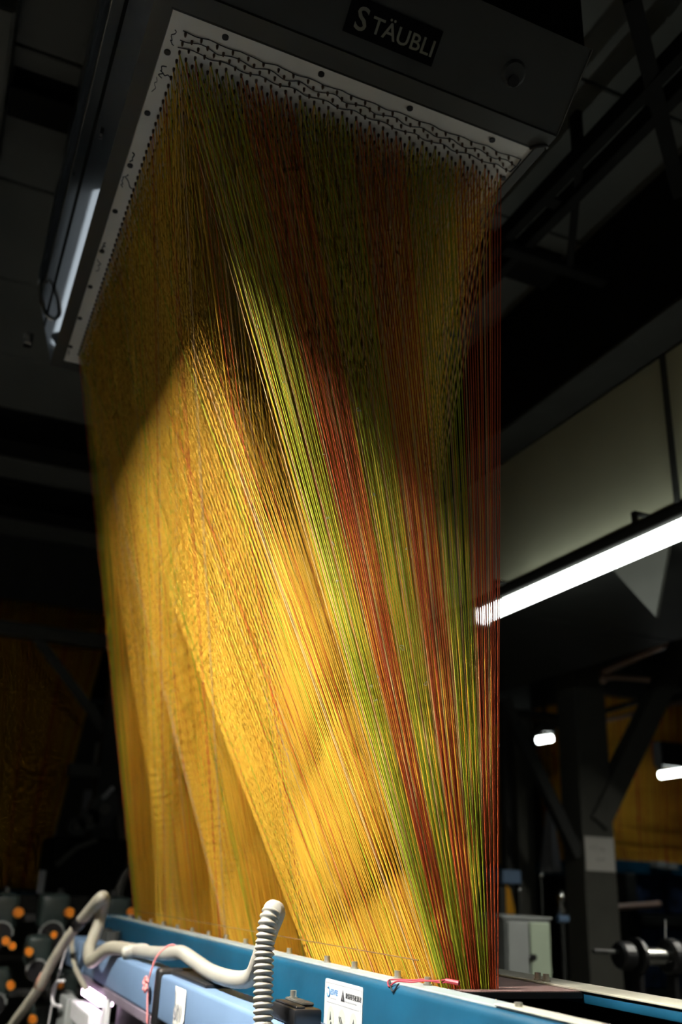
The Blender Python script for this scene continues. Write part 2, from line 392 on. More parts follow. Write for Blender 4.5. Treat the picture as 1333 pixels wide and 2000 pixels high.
# handwriting beside the bolts: short ink strokes
def scribble(x, y, L, wd, n, thick=.0011):
    mb = MB(); p = Vector((x, y, ZB-.0008)); pts = []
    for k in range(n): pts.append(p + Vector((random.uniform(-wd, wd), -L/2 + L*k/(n-1) + random.uniform(-.003, .003), 0)))
    mb.tube(spline(pts, 5), thick, 4)
    return mb
for x, y, L, wd, n, th in ((.166, 1.288, .035, .005, 11, .0009), (.166, 1.372, .03, .006, 8, .0012), (.160, 1.408, .04, .003, 9, .0007), (.161, 1.622, .03, .003, 8, .0016),
                           (.160, 1.70, .045, .006, 10, .0009), (.160, 1.955, .035, .003, 7, .0016), (.161, 2.04, .05, .006, 8, .0010), (.158, 2.494, .02, .003, 5, .0012), (.159, 2.51, .012, .002, 4, .0012)):
    scribble(x, y, L, wd, n, th).build('ink_note', m_ink, board)
MB().tube(spline([(.166, 1.372, ZB-.001), (.172, 1.378, ZB-.001), (.177, 1.374, ZB-.001), (.182, 1.378, ZB-.001)], 4), .001, 4).build('ink_note', m_ink, board)
MB().tube(spline([(.160, 1.69, ZB-.001), (.168, 1.70, ZB-.001), (.174, 1.715, ZB-.001), (.180, 1.72, ZB-.001)], 4), .001, 4).build('ink_note', m_ink, board)

# hook grid
NA, NB, NR = 48, 56, 4
PX, PY = (.893-.184)/(NA-1), .0215
def hook(a, b): return Vector((.184+a*PX, 1.311+b*PY+(.5*PY if a % 2 else 0), ZB))
# black threads weaving between the empty rows
for k, (y, am) in enumerate(((1.262, .002), (1.280, .004), (1.299, .003))):
    x1 = .904
    pts = [(.178+(x1-.178)*i/60, y+am*math.sin(i*1.15+k)+random.uniform(-.0012, .0012), ZB-.003) for i in range(61)]
    MB().tube(spline(pts, 3), .0010, 5).build('black_thread', m_ink, jh)
MB().tube([(.904, 1.262, ZB-.003), (.907, 1.280, ZB-.003), (.904, 1.301, ZB-.003)], .0016, 5).build('black_thread', m_ink, jh)
# eyelets: those that show singly are parts of the board
eye = unit_mesh('eyelet', MB().tube([(0, 0, .001), (0, 0, -.004), (0, 0, -.009)], [.0026, .0026, .0016], 7), m_eye)
cnt = 0; rest = []
for b in range(-2, NB):
    for a in range(NA):
        p = hook(a, b)
        if p.y < 1.255: continue
        if b < 3 or a == 0:
            inst('eyelet', eye, Matrix.Translation(p), board); cnt += 1
        else: rest.append(p)
mb = MB()
for p in rest: mb.tube([p+Vector((0, 0, .001)), p+Vector((0, 0, -.006))], .0026, 5)
tag(mb.build('eyelets', m_eye, board), kind='stuff')

# ------------------------------------------------------------------ harness cords
ZCB = -.14
CX0, CX1, CY0, CY1 = .804, .907, 1.418, 3.70
hs = thing('jacquard_harness', (.8, 2.4, ZCB), 'tall harness of golden, lime and red cords hanging from the machine head', 'harness')
def comber_hole(a, b, r):
    n = NB*NR; j = r*NB+b
    return Vector((CX0+(CX1-CX0)*a/(NA-1), CY0+(CY1-CY0)*j/(n-1)+(.002 if a % 2 else 0), ZCB-.004))
RC = .00080
cords = []
for r in range(NR):
    for b in range(NB):
        for a in range(NA):
            if r == 0 and 3 <= b < 15: continue          # the end fan hangs clear of the first full repeat
            p = hook(a, b)+Vector((0, 0, -.004))
            q = comber_hole(a, b if r or b < 3 else 3+(b-15)*(NB-4)/(NB-16), r)
            p += Vector((random.uniform(-1, 1), random.uniform(-1, 1), 0))*.0012
            q += Vector((random.uniform(-1, 1), random.uniform(-1, 1), 0))*.0006
            g = a//8
            if r == 0 and b == 0: c = 2 if g % 2 == 0 else 3
            elif r == 0 and b == 1: c = 4 if a % 4 == 1 else (2 if g % 2 == 0 else 3)
            elif r == 0 and b == 2: c = random.choice((4, 0, 1))
            elif r == NR-1 and b >= NB-5: c = 3 if b == NB-1 else 2
            elif b < 4 and random.random() < .35: c = 4
            else:
                u = random.random(); gb = (b//7 + r) % 2
                c = 0 if u < .72 else (1 if u < .88 else ((2 if gb else 3) if u < .95 else (3 if gb else 4)))
            cords.append((p, q, c, r, b, a))
SEG = 16
def sweep(nv, nf, p, q, r, sides, seg):
    """straight round cord from p to q, cut into short lengths"""
    d = (q-p).normalized(); x = d.orthogonal().normalized(); y = d.cross(x); b0 = len(nv)
    offs = [(x*math.cos(2*math.pi*k/sides)+y*math.sin(2*math.pi*k/sides))*r for k in range(sides)]
    for i in range(seg+1):
        e = p.lerp(q, i/seg); nv += [(e+o)[:] for o in offs]
    for i in range(seg):
        for k in range(sides):
            k2 = (k+1) % sides
            nf.append((b0+i*sides+k, b0+i*sides+k2, b0+(i+1)*sides+k2, b0+(i+1)*sides+k))
    return seg*sides
nv = []; nf = []; mi = []; n_ind = 0
for p, q, c, r, b, a in cords:
    if n_ind < 300 and ((r == 0 and b < 3) or (r == 0 and b < 22 and a == 0) or (r == 1 and b < 1) or (r in (2, 3) and b < 12 and a < 2) or (r == 3 and b == NB-1 and a < 12)):
        v1 = []; f1 = []; sweep(v1, f1, p, q, RC*(1.25 if r == 0 and b < 2 else 1), 6, SEG)
        finish('harness_cord', v1, f1, CORDM[c], hs, None, True); n_ind += 1
        continue
    mi += [c]*sweep(nv, nf, p, q, RC, 3, SEG)
tag(finish('harness_cords', nv, nf, CORDM, hs, mi, True), kind='stuff')
# cords below the comber board
nv = []; nf = []; mi = []
for a in range(0, NA, 4):
    for j in range(0, NB*NR, 1):
        q = comber_hole(a, j % NB, j//NB) + Vector((0, random.uniform(-.002, .002), -.012))
        mi += [random.choice((0, 0, 1, 1, 3))]*sweep(nv, nf, q, q-Vector((0, 0, .165)), .0012, 3, 1)
tag(finish('lower_cords', nv, nf, CORDM, hs, mi, True), kind='stuff')
MB().tube([(.772, 1.44, -.103), (.773, 3.62, -.108)], .0008, 5).build('dark_line', m_dark_line, hs)  # thin dark brown line along the foot of the cords
# lint caught on the near cords
for k in range(22):
    a = random.choice((0, 0, 1, 2, 4, 7, 11, 16, 22, 47, 47)); t = random.uniform(.3, .8)
    p = hook(a, 0).lerp(comber_hole(a, 0, 0), t)+Vector((random.uniform(-.002, .002), -.002, 0))
    pts = [p+Vector((random.uniform(-.004, .004), random.uniform(-.003, 0), random.uniform(-.005, .005))) for _ in range(4)]
    MB().tube(spline(pts, 3), .0006, 4).build('lint', m_lint, hs)

# ------------------------------------------------------------------ loom top frame
lf = thing('loom_top_frame', (.9, 2, -.34), 'teal blue loom rails holding the perforated comber board', 'loom frame')
XF0, XF1 = .745, .797
smooth_by_angle(MB().box((XF0, -.4, -.33), (XF1-.004, 3.93, ZCB-.001), .012, 4).build('front_rail', m_blue, lf))
MB().box((XF0+.010, -.4, ZCB-.002), (XF1, 3.93, ZCB+.0015), .001, 1).build('rail_flange', m_flange, lf)
smooth_by_angle(MB().box((1.047, -.4, ZCB-.020), (1.115, 3.93, ZCB-.001), .004, 2).build('back_rail', m_blue, lf))
MB().box((1.043, -.4, ZCB-.002), (1.118, 3.93, ZCB+.002), .001, 1).build('rail_flange', m_rail, lf)
MB().box((XF1-.006, 1.388, ZCB-.008), (1.044, 3.76, ZCB-.002)).build('comber_board', m_comber, lf)
MB().box((XF1-.004, 1.384, ZCB-.012), (1.044, 1.388, ZCB-.003)).build('board_edge', m_black, lf)
MB().box((1.085, -.4, -.33), (1.110, 3.93, ZCB-.020)).build('dark_web', m_beam_black, lf)  # black, stands for the dark recess under the back rail
MB().box((XF1-.004, -.4, -.33), (1.085, 3.93, -.322)).build('dark_floor_sheet', m_beam_black, lf)  # black sheet put where the open underside is only dark
MB().box((XF0, 3.93, -.33), (1.115, 3.96, ZCB+.003), .006).build('end_plate', m_blue, lf)
MB().box((.752, .70, ZCB+.0016), (.785, 1.19, ZCB+.004), .001, 1).build('cover_strip', m_rail, lf)
# bolts
bt = MB(); bt.cyl((0, 0, 0), (0, 0, .0025), .0075, 14); bt.cyl((0, 0, .0025), (0, 0, .012), .0055, 12)
bolt = unit_mesh('rail_bolt', bt, m_bolt)
for y in (1.44, 1.545, 1.72, 1.85, 2.06, 2.22, 2.36, 2.52, 2.68, 2.85, 3.02, 3.2, 3.38, 3.56, 3.72):
    inst('rail_bolt', bolt, Matrix.Translation((.789, y, ZCB+.0015)), lf)
for y in (1.50, 1.525, 2.3, 3.1): inst('rail_bolt', bolt, Matrix.Translation((1.056, y, ZCB+.002)), lf)
inst('rail_bolt', bolt, Matrix.Translation((.768, 1.155, ZCB-.003)), lf)

# warning sticker on the front rail
st = thing('warning_sticker', (XF0-.001, 1.67, -.27), 'white warning sticker with icons on the blue front rail', 'sticker')
def on(Xp): return lambda y, z, off=0.: Vector((Xp-off, y, z))
q = on(XF0-.0002)
b = bmesh.new()
def rrect(y0, y1, z0, z1, r, X0, X1):
    pts = []
    for cy, cz, a0 in ((y1-r, z1-r, 0), (y0+r, z1-r, 90), (y0+r, z0+r, 180), (y1-r, z0+r, 270)):
        for k in range(5):
            a = math.radians(a0+k*22.5); pts.append((cy+r*math.cos(a), cz+r*math.sin(a)))
    return MB().prism(pts, 0, X0, X1)
SY0, SY1, SZ0, SZ1 = 1.585, 1.748, -.275, -.156
rrect(SY0, SY1, SZ0, SZ1, .006, XF0-.0012, XF0).build('sheet', m_sticker, st)
XS = XF0-.0013
def sbox(name, y0, y1, z0, z1, m): return MB().box((XS-.0002, y0, z0), (XS+.0002, y1, z1)).build(name, m, st)
for z in (SZ1-.006, SZ0+.006): sbox('border_line', SY0+.005, SY1-.005, z-.0004, z+.0004, m_sgrey)
for y in (SY0+.005, SY1-.005): sbox('border_line', y-.0004, y+.0004, SZ0+.006, SZ1-.006, m_sgrey)
sbox('rule', SY0+.012, SY1-.012, -.1935, -.1925, m_sgrey)
TF = lambda y, z: frame(Vector((XS-.0003, y, z)), (0, -1, 0), (0, 0, 1))
# logo ring and word
pts = [Vector((XS-.0003, 1.730+.0065*math.cos(a), -.177+.0075*math.sin(a))) for a in [k*math.pi/10 for k in range(3, 20)]]
MB().tube(pts, .0012, 5).build('logo_ring', m_sblue, st)
text('logo_word', 'ESVFE', .0125, m_sblue, TF(1.721, -.180), st, .0001, shear=.2, bold=.0002)
for k in range(6): sbox('fine_print', 1.7165-k*.0042, 1.7195-k*.0042, -.1868, -.1850, m_sgrey)
tri = MB(); tri.prism([(1.674, -.186), (1.658, -.186), (1.666, -.168)], 0, XS-.0003, XS); tri.build('warning_triangle', m_sblack, st)
MB().box((XS-.0005, 1.6654, -.183), (XS-.0003, 1.6666, -.175)).build('warning_mark', m_sticker, st)
text('warning_text', '请保持目板清洁', .0095, m_sblack, TF(1.655, -.179), st, .0001, bold=.0001)
text('warning_line', 'Please keep the board clean', .0042, m_sgrey, TF(1.655, -.186), st, .0001)
for k, yc in enumerate((1.717, 1.668, 1.619)):
    mb = MB(); n = 24; zc = -.222
    mb.prism([(yc+.016*math.cos(2*math.pi*i/n), zc+.024*math.sin(2*math.pi*i/n)) for i in range(n)], 0, XS-.0002, XS+.0002)
    mb.build('icon_disc', m_scirc, st)
    X0, X1 = XS-.0005, XS-.0002
    if k == 0:
        MB().prism([(yc-.003, zc+.002), (yc+.004, zc), (yc+.001, zc+.015)], 0, X0, X1).build('icon', m_sblack, st)
        MB().prism([(yc-.005, zc-.012), (yc+.001, zc-.010), (yc-.001, zc-.001), (yc-.005, zc-.002)], 0, X0, X1).build('icon', m_sblack, st)
    elif k == 1:
        for dy in (-.004, .003): MB().prism([(yc+dy+.010, zc+.010), (yc+dy+.0075, zc+.012), (yc+dy-.010, zc-.012), (yc+dy-.008, zc-.014)], 0, X0, X1).build('icon', m_sblack, st)
    else:
        MB().prism([(yc+.005, zc+.001), (yc-.004, zc-.001), (yc-.001, zc+.014)], 0, X0, X1).build('icon', m_sblack, st)
        MB().tube(spline([(X0, yc, zc), (X0, yc-.004, zc-.008), (X0, yc-.007, zc-.016)], 5), .0005, 4).build('icon', m_sblack, st)

# red wire looped over a rail bolt
rw = thing('red_wire', (.77, 1.42, ZCB), 'thin dark red wire looped over a bolt on the blue rail', 'wire')
MB().tube(spline([(.808, 1.405, -.130), (.800, 1.425, -.133), (.789, 1.448, -.131), (.778, 1.47, -.134), (.764, 1.50, -.136), (.752, 1.505, -.138), (.746, 1.49, -.145), (.752, 1.475, -.1365), (.768, 1.455, -.1355), (.780, 1.437, -.132), (.792, 1.425, -.131), (.806, 1.412, -.128)], 8), .0013, 6, True).build('strand', m_redwire, rw)
MB().tube(spline([(.752, 1.500, -.1365), (.744, 1.480, -.146), (.7435, 1.470, -.150), (.748, 1.462, -.139)], 6), .0013, 6).build('strand', m_black, rw)
MB().cyl((.806, 1.412, -.129), (.818, 1.392, -.131), .0035, 8).build('sleeve', m_redwire, rw)

# pale blue lower beam in front
lb = thing('pale_blue_beam', (.64, 2.6, -.305), 'pale blue box beam in front of the teal rail', 'beam')
LX0, LX1, LZ0, LZ1 = .600, .685, -.305, -.209
smooth_by_angle(MB().box((LX0, -.4, LZ0), (LX1, 2.405, LZ1), .008, 3).build('near_cover', m_lblue, lb))
smooth_by_angle(MB().box((LX0+.003, 2.45, LZ0), (LX1, 3.50, LZ1-.002), .008, 3).build('far_cover', m_lblue, lb))
smooth_by_angle(MB().box((LX0-.006, 2.408, LZ0-.016), (LX1+.004, 2.447, LZ1+.012), .010, 3).build('black_collar', m_black, lb))
MB().box((LX0+.02, 2.10, LZ1), (LX1+.01, 2.40, LZ1+.008), .003).build('black_strip', m_black, lb)
MB().box((LX0, 2.45, LZ0-.022), (LX1, 3.50, LZ0), .002).build('under_strip', m_purple, lb)
for y0, y1 in ((3.50, 3.57), (3.60, 3.66), (3.69, 3.86)):
    smooth_by_angle(MB().box((LX0, y0, LZ0), (LX1, y1, LZ1), .006, 2).build('end_fin', m_lblue, lb))
MB().box((LX0+.012, 3.49, LZ0+.01), (LX1-.01, 3.80, LZ1-.01)).build('fin_core', m_black, lb)
for y in (3.55, 3.72): MB().cyl((.70, y, -.215), (.70, y, -.175), .03, 14).build('pulley', m_steel_dark, lb)
# paper tag on the beam
pt = thing('paper_tag', (LX0-.001, 2.20, -.30), 'small curled white paper tag with 601 on the pale blue beam', 'paper')
tagv = []; fs = []
ny, nz = 5, 7
for i in range(ny):
    for j in range(nz):
        y = 2.262-.098*i/(ny-1) - .010*math.sin(j/(nz-1)*3)*(1 if i == 0 else .3); z = -.216-.0155*i/(ny-1)*0 - .083*j/(nz-1)
        off = .001+.006*max(0, (j-4)/2)*max(0, (i-2)/2)+.002*math.sin(i*1.3)**2
        tagv.append((LX0-off, y, z-.003))
for i in range(ny-1):
    for j in range(nz-1): a = i*nz+j; fs.append((a, a+1, a+nz+1, a+nz))
o = finish('sheet', tagv, fs, m_paper, pt, None, True)
sm = o.modifiers.new('thick', 'SOLIDIFY'); sm.thickness = .0006
text('number', '601', .048, m_sgrey, frame(Vector((LX0-.0045, 2.248, -.283)), (0, -1, 0), (0, 0, 1)), pt, .0002)
# pink string tied round the beam
ps = thing('pink_string', (.60, 2.48, -.31), 'pink string knotted around hose and pale blue beam', 'string')
MB().tube(spline([(.655, 2.47, -.155), (.63, 2.47, -.150), (.604, 2.48, -.175), (.595, 2.49, -.212), (.593, 2.50, -.238), (.594, 2.492, -.262), (.596, 2.480, -.318)], 8), .0022, 6).build('strand', m_pink, ps)
MB().tube(spline([(.594, 2.50, -.238), (.592, 2.485, -.27), (.595, 2.472, -.322)], 8), .0018, 6).build('strand', m_pink, ps)
mb = MB()
for k in range(6):
    a = k*1.05; mb.tube(spline([(.592, 2.50, -.240), (.586, 2.50+.016*math.cos(a), -.240+.013*math.sin(a)), (.588, 2.50+.022*math.cos(a+.5), -.240+.016*math.sin(a+.5)), (.592, 2.50, -.242)], 5), .003, 6)
mb.build('knot', m_pink, ps)
# black connector block on the beam
bk = thing('connector_block', (.64, 1.5, LZ1), 'black plastic connector block bolted on the pale blue beam', 'connector')
smooth_by_angle(MB().box((.606, 1.545, LZ1+.001), (.655, 1.655, LZ1+.026), .005, 2).build('block', m_black, bk))
MB().box((.632, 1.575, LZ1+.026), (.653, 1.66, LZ1+.032), .003).build('top_plate', m_grey, bk)
inst('bolt', bolt, Matrix.Translation((.640, 1.64, LZ1+.031)), bk)
MB().box((.611, 1.55, LZ1+.026), (.627, 1.65, LZ1+.029), .001, 1).build('rib', m_black, bk)

# corrugated hose
ho = thing('corrugated_hose', (.6, 2.4, -.3), 'long cream corrugated hose draped along the pale blue beam', 'hose')
def corrugated(name, pts, r, pitch, depth, m, sides=14):
    path = resample(spline(pts, 24), pitch/6)
    prof = [0, .55, .95, 1, .8, .3]
    R = [r-depth+depth*prof[i % 6] for i in range(len(path))]
    return MB().tube(path, R, sides).build(name, m, ho, smooth=True)
hp_near = [(.560, 1.548, -.32), (.560, 1.552, -.24), (.560, 1.568, -.16), (.562, 1.580, -.10), (.566, 1.585, -.062), (.575, 1.592, -.040)]
hp_back = [(.575, 1.592, -.040), (.592, 1.62, -.046), (.604, 1.68, -.075), (.618, 1.76, -.128), (.634, 1.85, -.165), (.640, 1.98, -.180), (.645, 2.15, -.182), (.648, 2.30, -.172), (.648, 2.42, -.163), (.645, 2.52, -.172), (.640, 2.68, -.182), (.630, 2.88, -.190)]
hp_far = [(.630, 2.88, -.190), (.588, 3.00, -.194), (.564, 3.09, -.230), (.566, 3.17, -.238), (.572, 3.24, -.205), (.592, 3.26, -.150), (.600, 3.26, -.100), (.596, 3.235, -.066), (.580, 3.20, -.062), (.570, 3.24, -.085), (.556, 3.36, -.135)]
hp_low = [(.556, 3.36, -.135), (.535, 3.48, -.20), (.510, 3.56, -.275), (.485, 3.62, -.36), (.462, 3.75, -.44), (.44, 3.90, -.52), (.42, 4.1, -.62)]
corrugated('near_leg', hp_near, .0165, .0092, .0042, m_hose_g, 16)
corrugated('middle_run', hp_back, .0165, .0060, .0018, m_hose_g, 16)
corrugated('far_bend', hp_far, .0190, .0060, .0008, m_hose, 16)
corrugated('lower_run', hp_low, .0165, .0105, .0040, m_hose, 14)
MB().cyl(Vector((.562, 3.33, -.122)), Vector((.549, 3.40, -.155)), .0195, 14).build('coupling', m_black, ho, True)
MB().cyl(Vector((.497, 3.595, -.318)), Vector((.486, 3.62, -.357)), .0185, 14).build('tape', m_rust, ho, True)
MB().tube(spline([(.60, 2.86, -.196), (.632, 2.84, -.187), (.640, 2.78, -.184)], 5), .0173, 14).build('dirty_tape', mat('grey_tape', (.42, .41, .36), .7, var=.35, scale=50), ho, True)

# white cables at the far end of the beam
for k, (pts, rr, lab) in enumerate((
    ([(.60, 3.62, -.150), (.575, 3.62, -.20), (.572, 3.50, -.27), (.585, 3.35, -.32), (.60, 3.25, -.345)], .0085, 'thick white cable curving down beside the beam end'),
    ([(.56, 3.58, -.20), (.545, 3.62, -.33), (.54, 3.66, -.50), (.54, 3.66, -.70)], .003, 'thin pale cable hanging straight down by the beam end'),
    ([(.555, 3.55, -.33), (.54, 3.60, -.34), (.535, 3.64, -.37), (.54, 3.60, -.405), (.548, 3.50, -.40)], .0055, 'looped white cable beside the lit lamp'))):
    tag(MB().tube(spline(pts, 10), rr, 10).build('cable', m_white if k else m_hose, None, True), lab, 'cable')

# small lit work lamp under the beam
wl = thing('work_lamp', (.62, 3.2, -.46), 'small bright pinkish work lamp below the pale blue beam', 'lamp')
MB().box((.585, 3.06, -.352), (.63, 3.36, -.330), .004).build('lamp_strip', mat('led_strip', (.9, .85, .9), .4, emit=(1, .72, .95), estr=8.0), wl)
MB().box((.57, 3.10, -.43), (.62, 3.44, -.375), .006).build('white_case', m_white, wl)
MB().box((.565, 3.18, -.47), (.61, 3.42, -.445), .005).build('white_case', m_white, wl)
MB().box((.56, 3.46, -.50), (.60, 3.62, -.375), .006).build('grey_box', m_cabgrey, wl)
MB().box((.598, 3.0, -.62), (.612, 3.06, -.33), .003).build('bracket', m_white, wl)
MB().box((.64, 2.75, -.75), (.66, 3.05, -.33), .004).build('shield', m_purple, wl)

# ------------------------------------------------------------------ left background: second loom
def far_harness(label, top, bot, zt, zb, y0, y1, na, nb, r, seed):
    rnd = random.Random(seed)
    t = thing('far_harness', ((bot[0]+bot[1])/2, (y0+y1)/2, zb), label, 'harness')
    nv = []; nf = []; mi = []
    for a in range(na):
        for b in range(nb):
            s = a/(na-1); u = b/(nb-1)
            p = Vector((top[0]+(top[1]-top[0])*s, y0+(y1-y0)*u, zt)); q_ = Vector((bot[0]+(bot[1]-bot[0])*s, y0+(y1-y0)*((u*3) % 1.), zb))
            mi += [rnd.choice((0, 0, 1, 1, 1, 3))]*sweep(nv, nf, p, q_, r, 3, 6)
    tag(finish('cords', nv, nf, CORDM, t, mi, True), kind='stuff')
    MB().box((top[0]-.05, y0-.05, zt), (top[1]+.05, y1+.05, ZC-.001), .01).build('head_box', m_steel_dark, t)
    MB().box((bot[0]-.05, y0-.05, zb-.12), (bot[1]+.05, y1+.05, zb), .006).build('rail_box', m_blue, t)
    return t
far_harness('dim orange harness of another loom at the left edge', (-.05, 1.02), (.40, .80), 1.75, -.10, 6.6, 8.2, 40, 60, .004, 3)
far_harness('dim orange harness of another loom right of the column', (5.45, 7.6), (5.5, 7.2), 1.72, .30, 6.8, 7.8, 60, 40, .0045, 4)
far_harness('narrow strip of orange harness between the red cords and the dark post', (4.45, 4.72), (4.5, 4.70), 1.35, .22, 6.9, 7.4, 24, 20, .004, 5)
# steel gantry of the second loom
ga = thing('loom_gantry', (.9, 6.3, ZF), 'dark steel gantry with a diagonal brace at the left', 'gantry')
MB().box((-.6, 6.28, 1.44), (1.28, 6.40, 1.515), .004).build('cross_beam', m_col, ga)
MB().box((-.6, 6.27, 1.515), (1.28, 6.41, 1.525), .002).build('beam_flange', m_col, ga)
MB().tube([(.46, 6.34, 1.50), (1.06, 6.34, .88)], .045, 4).build('brace', m_col, ga)
MB().box((1.02, 6.27, ZF), (1.16, 6.41, 1.44), .004).build('post', m_steel_dark, ga)
MB().box((.82, 6.2, .58), (1.02, 6.3, .66), .004).build('arm', m_col, ga)
sh = thing('wall_notice', (1.3, 8, .8), 'grey notice sheet behind the gantry post', 'notice')
MB().box(at(180, 1512, Y=7.6), at(240, 1455, Y=7.6)+Vector((0, .01, 0))).build('sheet', m_paper, sh)
MB().box(at(178, 1514, Y=7.612), at(242, 1453, Y=7.612)+Vector((0, .01, 0))).build('backing', m_steel_dark, sh)
for k, (a, b_) in enumerate((((95, 1545), (122, 1700)), ((158, 1545), (205, 1592)))):
    w_ = thing('pale_panel', at(a[0], b_[1], Y=7.7), ('pale machine cover behind the left harness' if k == 0 else 'small pale cover plate behind the gantry post'), 'panel')
    p0 = at(a[0], b_[1], Y=7.7); p1 = at(b_[0], a[1], Y=7.7)
    MB().box(p0, p1+Vector((0, .03, 0)), .006).build('cover', m_cloth, w_)
    MB().box(p0+Vector((0, .031, -.02)), Vector((p0.x+.04, p0.y+.06, ZF))).build('stand', m_steel_dark, w_)
# dark machinery silhouettes: dobby housing on stand
db = thing('drive_unit', (.8, 5.6, ZF), 'dark drive unit with pulleys in the gloom left of the harness', 'machine')
def pq(px, py, Y): return at(px, py, Y=Y)
MB().box(pq(88, 1760, 5.6), pq(252, 1640, 5.6)+Vector((0, .5, 0)), .02).build('housing', m_beam_black, db)
MB().box(pq(90, 2000, 5.7), pq(250, 1762, 5.7)+Vector((0, .4, 0)), .01).build('stand', m_beam_black, db)
for px, py, r in ((205, 1580, .09), (175, 1600, .06), (150, 1615, .05)):
    c = pq(px, py, 5.62); MB().cyl(c, c+Vector((0, .06, 0)), r, 20).build('pulley', m_steel_dark, db); MB().cyl(c-Vector((0, .02, 0)), c+Vector((0, .08, 0)), r*.35, 12).build('hub', m_col, db)
MB().tube([pq(200, 1560, 5.6), pq(222, 1538, 5.6)], .014, 8).build('lever', m_cloth, db)
MB().tube([pq(110, 1690, 5.58), pq(150, 1655, 5.58), pq(190, 1640, 5.58)], .016, 8).build('lever', m_col, db)
MB().tube([pq(235, 1590, 5.58), pq(240, 1640, 5.58)], .02, 8).build('lever', m_col, db)
MB().tube(spline([pq(262, 1690, 5.0), pq(245, 1710, 5.0), pq(232, 1745, 5.0), pq(228, 1790, 5.0)], 6), .022, 8).build('belt_guard', m_col, db)
MB().box(pq(72, 1745, 5.5), pq(92, 1700, 5.5)+Vector((0, .06, 0)), .005).build('junction_box', m_cloth, db)

# weft yarn feeders on a rack
rk = thing('feeder_rack', (.7, 4.62, ZF), 'dark rack of uprights carrying the yarn feeders', 'rack')
for x in (.42, .66, .90, 1.05): MB().box((x, 4.72, ZF), (x+.025, 4.745, -.06), .002, 1).build('upright', m_steel_dark, rk)
for z in (-.20, -.36, -.50, -.64): MB().box((.30, 4.70, z), (1.12, 4.722, z+.03), .002, 1).build('crossbar', m_steel_dark, rk)
MB().box((.25, 4.75, -.20), (1.2, 4.77, -.09), .003).build('back_plate', m_beam_black, rk)
def feeder(px, py, Y, label, side=-1, sc=1.0, tint=m_feed):
    k = at(px, py, Y=Y); t = thing('yarn_feeder', k-Vector((0, 0, .08)), label, 'yarn feeder', 'yarn feeders on the rack')
    bx_ = k + Vector((side*.055*sc, .05, 0))
    smooth_by_angle(MB().box(bx_+Vector((-.06*sc, 0, -.07*sc)), bx_+Vector((.06*sc, .12, .07*sc)), .022*sc, 3).build('body', tint, t))
    MB().cyl(bx_+Vector((0, -.01, -.085*sc)), bx_+Vector((0, .03, -.085*sc)), .05*sc, 18).build('drum', m_black, t, False)
    MB().tube([bx_+Vector((math.cos(a)*.05*sc, -.014, -.085*sc+math.sin(a)*.05*sc)) for a in [i*math.pi/8 for i in range(9)]], .004, 6).build('brush_ring', m_cabgrey, t)
    MB().tube([k+Vector((0, -.012, 0)), k+Vector((0, 0, 0)), k+Vector((0, .03, 0))], [.017*sc, .021*sc, .021*sc], 16).build('knob', m_orange, t)
    MB().cyl(k+Vector((0, .03, 0)), k+Vector((0, .10, -.005)), .008, 8).build('spindle', m_chrome, t)
    MB().box(bx_+Vector((-.012, .12, -.03)), bx_+Vector((.012, 4.698-bx_.y if 4.698 > bx_.y+.12 else .14, .0)), .002, 1).build('mount', m_steel_dark, t)
for px, py, Y, lab, sd, sc in ((37, 1783, 4.45, 'yarn feeder with orange knob at the far left edge, upper row', -1, 1.05),
        (137, 1783, 4.45, 'yarn feeder with orange knob just left of the hose loop, upper row', -1, 1.05),
        (258, 1782, 4.45, 'yarn feeder with pale lit top touching the left edge of the harness', -1, .85),
        (58, 1860, 4.15, 'yarn feeder with large orange knob below the upper left pair', 1, .8),
        (22, 1925, 4.35, 'yarn feeder with orange knob at the left edge, third row down', -1, .85),
        (118, 1925, 4.40, 'yarn feeder with orange knob behind the looped white cable', 1, .7),
        (65, 1992, 4.35, 'yarn feeder with orange knob at the bottom edge, left of pair', 1, .8),
        (128, 1996, 4.12, 'yarn feeder with orange knob at the bottom edge, right of pair', 1, .7)):
    feeder(px, py, Y, lab, sd, sc)
for px, py, r in ((12, 1838, .016), (25, 1848, .014), (106, 1826, .013)):
    c = at(px, py, Y=4.25)
    o = thing('tension_disc', c-Vector((0, 0, r)), {12: 'small orange tension disc at the left edge', 25: 'small orange tension disc beside the leftmost one', 106: 'small orange tension disc within a dark ring behind the hose'}[px], 'tension disc')
    MB().cyl(c, c+Vector((0, .02, 0)), r, 14).build('disc', m_orange, o); MB().cyl(c+Vector((0, .02, 0)), c+Vector((0, .20, 0)), .005, 8).build('pin', m_steel_dark, o)
    if False: MB().tube([c+Vector((math.cos(a)*.05, .03, math.sin(a)*.06)) for a in [i*math.pi/12 for i in range(25)]], .012, 8).build('ring', m_cabgrey, o)

